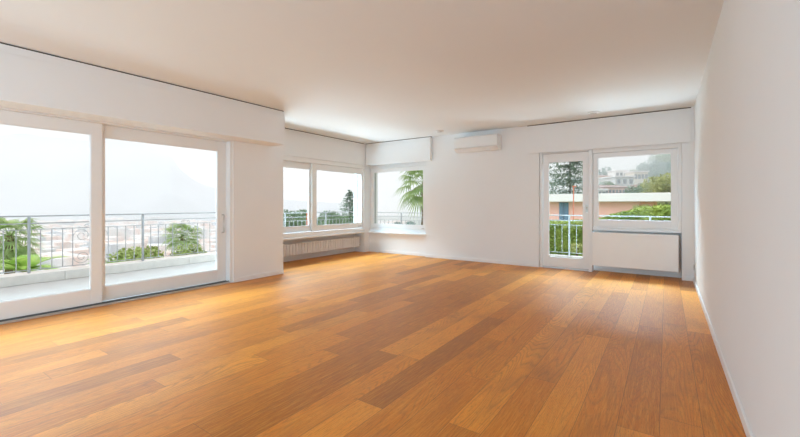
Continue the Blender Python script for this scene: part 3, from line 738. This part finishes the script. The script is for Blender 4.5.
# hedge and lawn edge
def hedge(name, label, pts, w, mat='hedge_leaf'):
    """pts: (x, y, top)"""
    T = empty(name, (pts[0][0], pts[0][1], -1.5)); tag(T, label, 'hedge', 'garden hedges')
    core = MB(); lf = MB()
    for (x0, y0, t0), (x1, y1, t1) in zip(pts, pts[1:]):
        L = math.hypot(x1-x0, y1-y0)
        for i in range(int(L*900)):
            t = random.random(); hh = random.random()**.7
            side = random.random(); zt = t0+(t1-t0)*t; zb = ground_z(x0+(x1-x0)*t, y0+(y1-y0)*t)
            if side < .35: dy = random.uniform(-w/2, w/2); z = zt+random.uniform(-.08, .08)
            else: dy = -w/2+random.uniform(-.08, .1); z = zb+(zt-zb)*random.random()
            p = Vector((x0+(x1-x0)*t, y0+(y1-y0)*t+dy, z)); a = Vector((random.gauss(0, 1), random.gauss(0, 1), random.gauss(0, 1))).normalized(); e = a.orthogonal().normalized(); q = random.uniform(.05, .11)
            lf.quad(p-a*q, p-e*q*.55, p+a*q, p+e*q*.55)
        n = len(core.v); zb0, zb1 = ground_z(x0, y0)-.2, ground_z(x1, y1)-.2
        core.v += [(x0, y0-w/2+.05, zb0), (x1, y1-w/2+.05, zb1), (x1, y1+w/2, zb1), (x0, y0+w/2, zb0), (x0, y0-w/2+.05, t0-.04), (x1, y1-w/2+.05, t1-.04), (x1, y1+w/2, t1-.04), (x0, y0+w/2, t0-.04)]
        core.f += [tuple(n+i for i in q) for q in ((0,3,2,1),(4,5,6,7),(0,1,5,4),(1,2,6,5),(2,3,7,6),(3,0,4,7))]
    lf.build('foliage', mat, T, fix=False); core.build('inner_twigs', 'hedge_leaf', T)
def hp(u, Y, v):
    x = hz_(u, Y); D = -x*SY+Y*CY; return (x, Y, height(v, D))
hedge('garden_hedge', 'clipped green hedge across the lawn in front of the coral house', [hp(520, 19, 223), hp(549, 19, 222.5), hp(584, 19, 222), hp(596, 19, 221), hp(604, 18.9, 219.5)], 1.2)
hedge('garden_hedge', 'higher green hedge stepping up to the right in the far window', [hp(607, 17.5, 218), hp(628, 17.5, 213), hp(640, 17.5, 209.5), hp(660, 17.5, 208), hp(690, 17.5, 207)], 1.4)
def p2(u, D): return bearing(u, D)
x, y = p2(641, 24); shrub('garden_shrub', 'grey-green bush against the end of the coral wall', x, y, height(202.5, 24), .55, .45, 'olive_leaf', 'hedge-top shrubs', 900, .05)
x, y = p2(667, 24); shrub('garden_shrub', 'grey-green bush over the right end of the hedge', x, y, height(202, 24), .75, .5, 'olive_leaf', 'hedge-top shrubs', 900, .05)
x, y = p2(576, 15); shrub('garden_shrub', 'small yellow-green bush on the lawn behind the railing', x, y, height(241, 15), .25, .25, 'yellow_leaf', None, 400, .04)
# lawn blades
b = MB()
for i in range(16000):
    x = random.uniform(-9, 2.5); y = random.uniform(11, 16.4)
    if math.degrees(math.atan2(-x, y)) > 22: continue
    z = ground_z(x, y)-.02; a = random.uniform(0, 3.14); h = random.uniform(.05, .13); ww = .012
    b.tri((x-ww*math.cos(a), y-ww*math.sin(a), z), (x+ww*math.cos(a), y+ww*math.sin(a), z), (x+random.gauss(0, .03), y+random.gauss(0, .03), z+h))
tag(b.build('grass', 'grass_blade', fix=False), 'green lawn grass behind the far balcony railing', 'grass', kind='stuff')

# crane / lamp post
x, y = bearing(573.6, 21); zb = ground_z(x, y); zt = height(187, 21)
t = tag(empty('garden_post', (x, y, zb)), 'thin orange post with a short arm in front of the coral house', 'post')
MB().tube([(x, y, zb-.2), (x, y, zt)], .028, 8).build('pole', 'crane_paint', t)
MB().box(x-.07, x+.13, y-.03, y+.03, zt, zt+.06).build('arm', 'crane_paint', t)

# trees behind the house
conifer('cedar', 'large cedar with layered branches behind the coral house', 570, 56, 135, 8.5, 'conifer_leaf', 'cedars', 21, bare=.22, tiers=16, dens=46)
conifer('cedar', 'left cedar half hidden by the door frame', 546, 64, 150, 7.0, 'conifer_leaf', 'cedars', 22, bare=.25, tiers=12, dens=30)
conifer('cedar', 'right cedar behind the door mullion', 587, 72, 156, 6.5, 'conifer_leaf', 'cedars', 23, bare=.22, tiers=12, dens=30)
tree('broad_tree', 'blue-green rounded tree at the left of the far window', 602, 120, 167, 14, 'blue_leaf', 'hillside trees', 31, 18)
tree('broad_tree', 'mid green tree in front of the pink house', 639, 78, 182, 8.0, 'tree_leaf', 'hillside trees', 32, 18)
tree('broad_tree', 'second green tree left of the yellow tree', 648, 84, 183, 6.5, 'tree_leaf', 'hillside trees', 33, 14)
tree('broad_tree', 'large yellow-green tree at the right of the far window', 669, 62, 172, 9.0, 'yellow_leaf', 'hillside trees', 34, 22)
tree('broad_tree', 'lower yellow-green tree above the white roof band', 655, 60, 184, 5.5, 'yellow_leaf', 'hillside trees', 35, 16)
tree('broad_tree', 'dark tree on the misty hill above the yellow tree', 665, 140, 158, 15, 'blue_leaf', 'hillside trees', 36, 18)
tree('broad_tree', 'tree crown at the top right corner of the far window', 674, 150, 148, 16, 'tree_leaf', 'hillside trees', 37, 18)
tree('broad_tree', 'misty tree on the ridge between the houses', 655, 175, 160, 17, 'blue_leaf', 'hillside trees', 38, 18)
tree('broad_tree', 'round hilltop tree above the beige house', 638, 165, 166, 14, 'tree_leaf', 'hillside trees', 39, 18)
tree('broad_tree', 'spreading tree behind the white villa', 631, 160, 171, 11, 'tree_leaf', 'hillside trees', 40, 14)
tree('broad_tree', 'green garden tree below the pale villa', 607, 100, 179, 8, 'tree_leaf', 'hillside trees', 41, 16)
tree('broad_tree', 'low green tree left of the pink house', 600, 95, 184, 7, 'tree_leaf', 'hillside trees', 42, 16)
tree('broad_tree', 'small green tree beside the grey house', 634, 110, 178, 5, 'tree_leaf', 'hillside trees', 43, 10)
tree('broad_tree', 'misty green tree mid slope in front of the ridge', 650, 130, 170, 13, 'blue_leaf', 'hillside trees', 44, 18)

rr_ = random.Random(5)
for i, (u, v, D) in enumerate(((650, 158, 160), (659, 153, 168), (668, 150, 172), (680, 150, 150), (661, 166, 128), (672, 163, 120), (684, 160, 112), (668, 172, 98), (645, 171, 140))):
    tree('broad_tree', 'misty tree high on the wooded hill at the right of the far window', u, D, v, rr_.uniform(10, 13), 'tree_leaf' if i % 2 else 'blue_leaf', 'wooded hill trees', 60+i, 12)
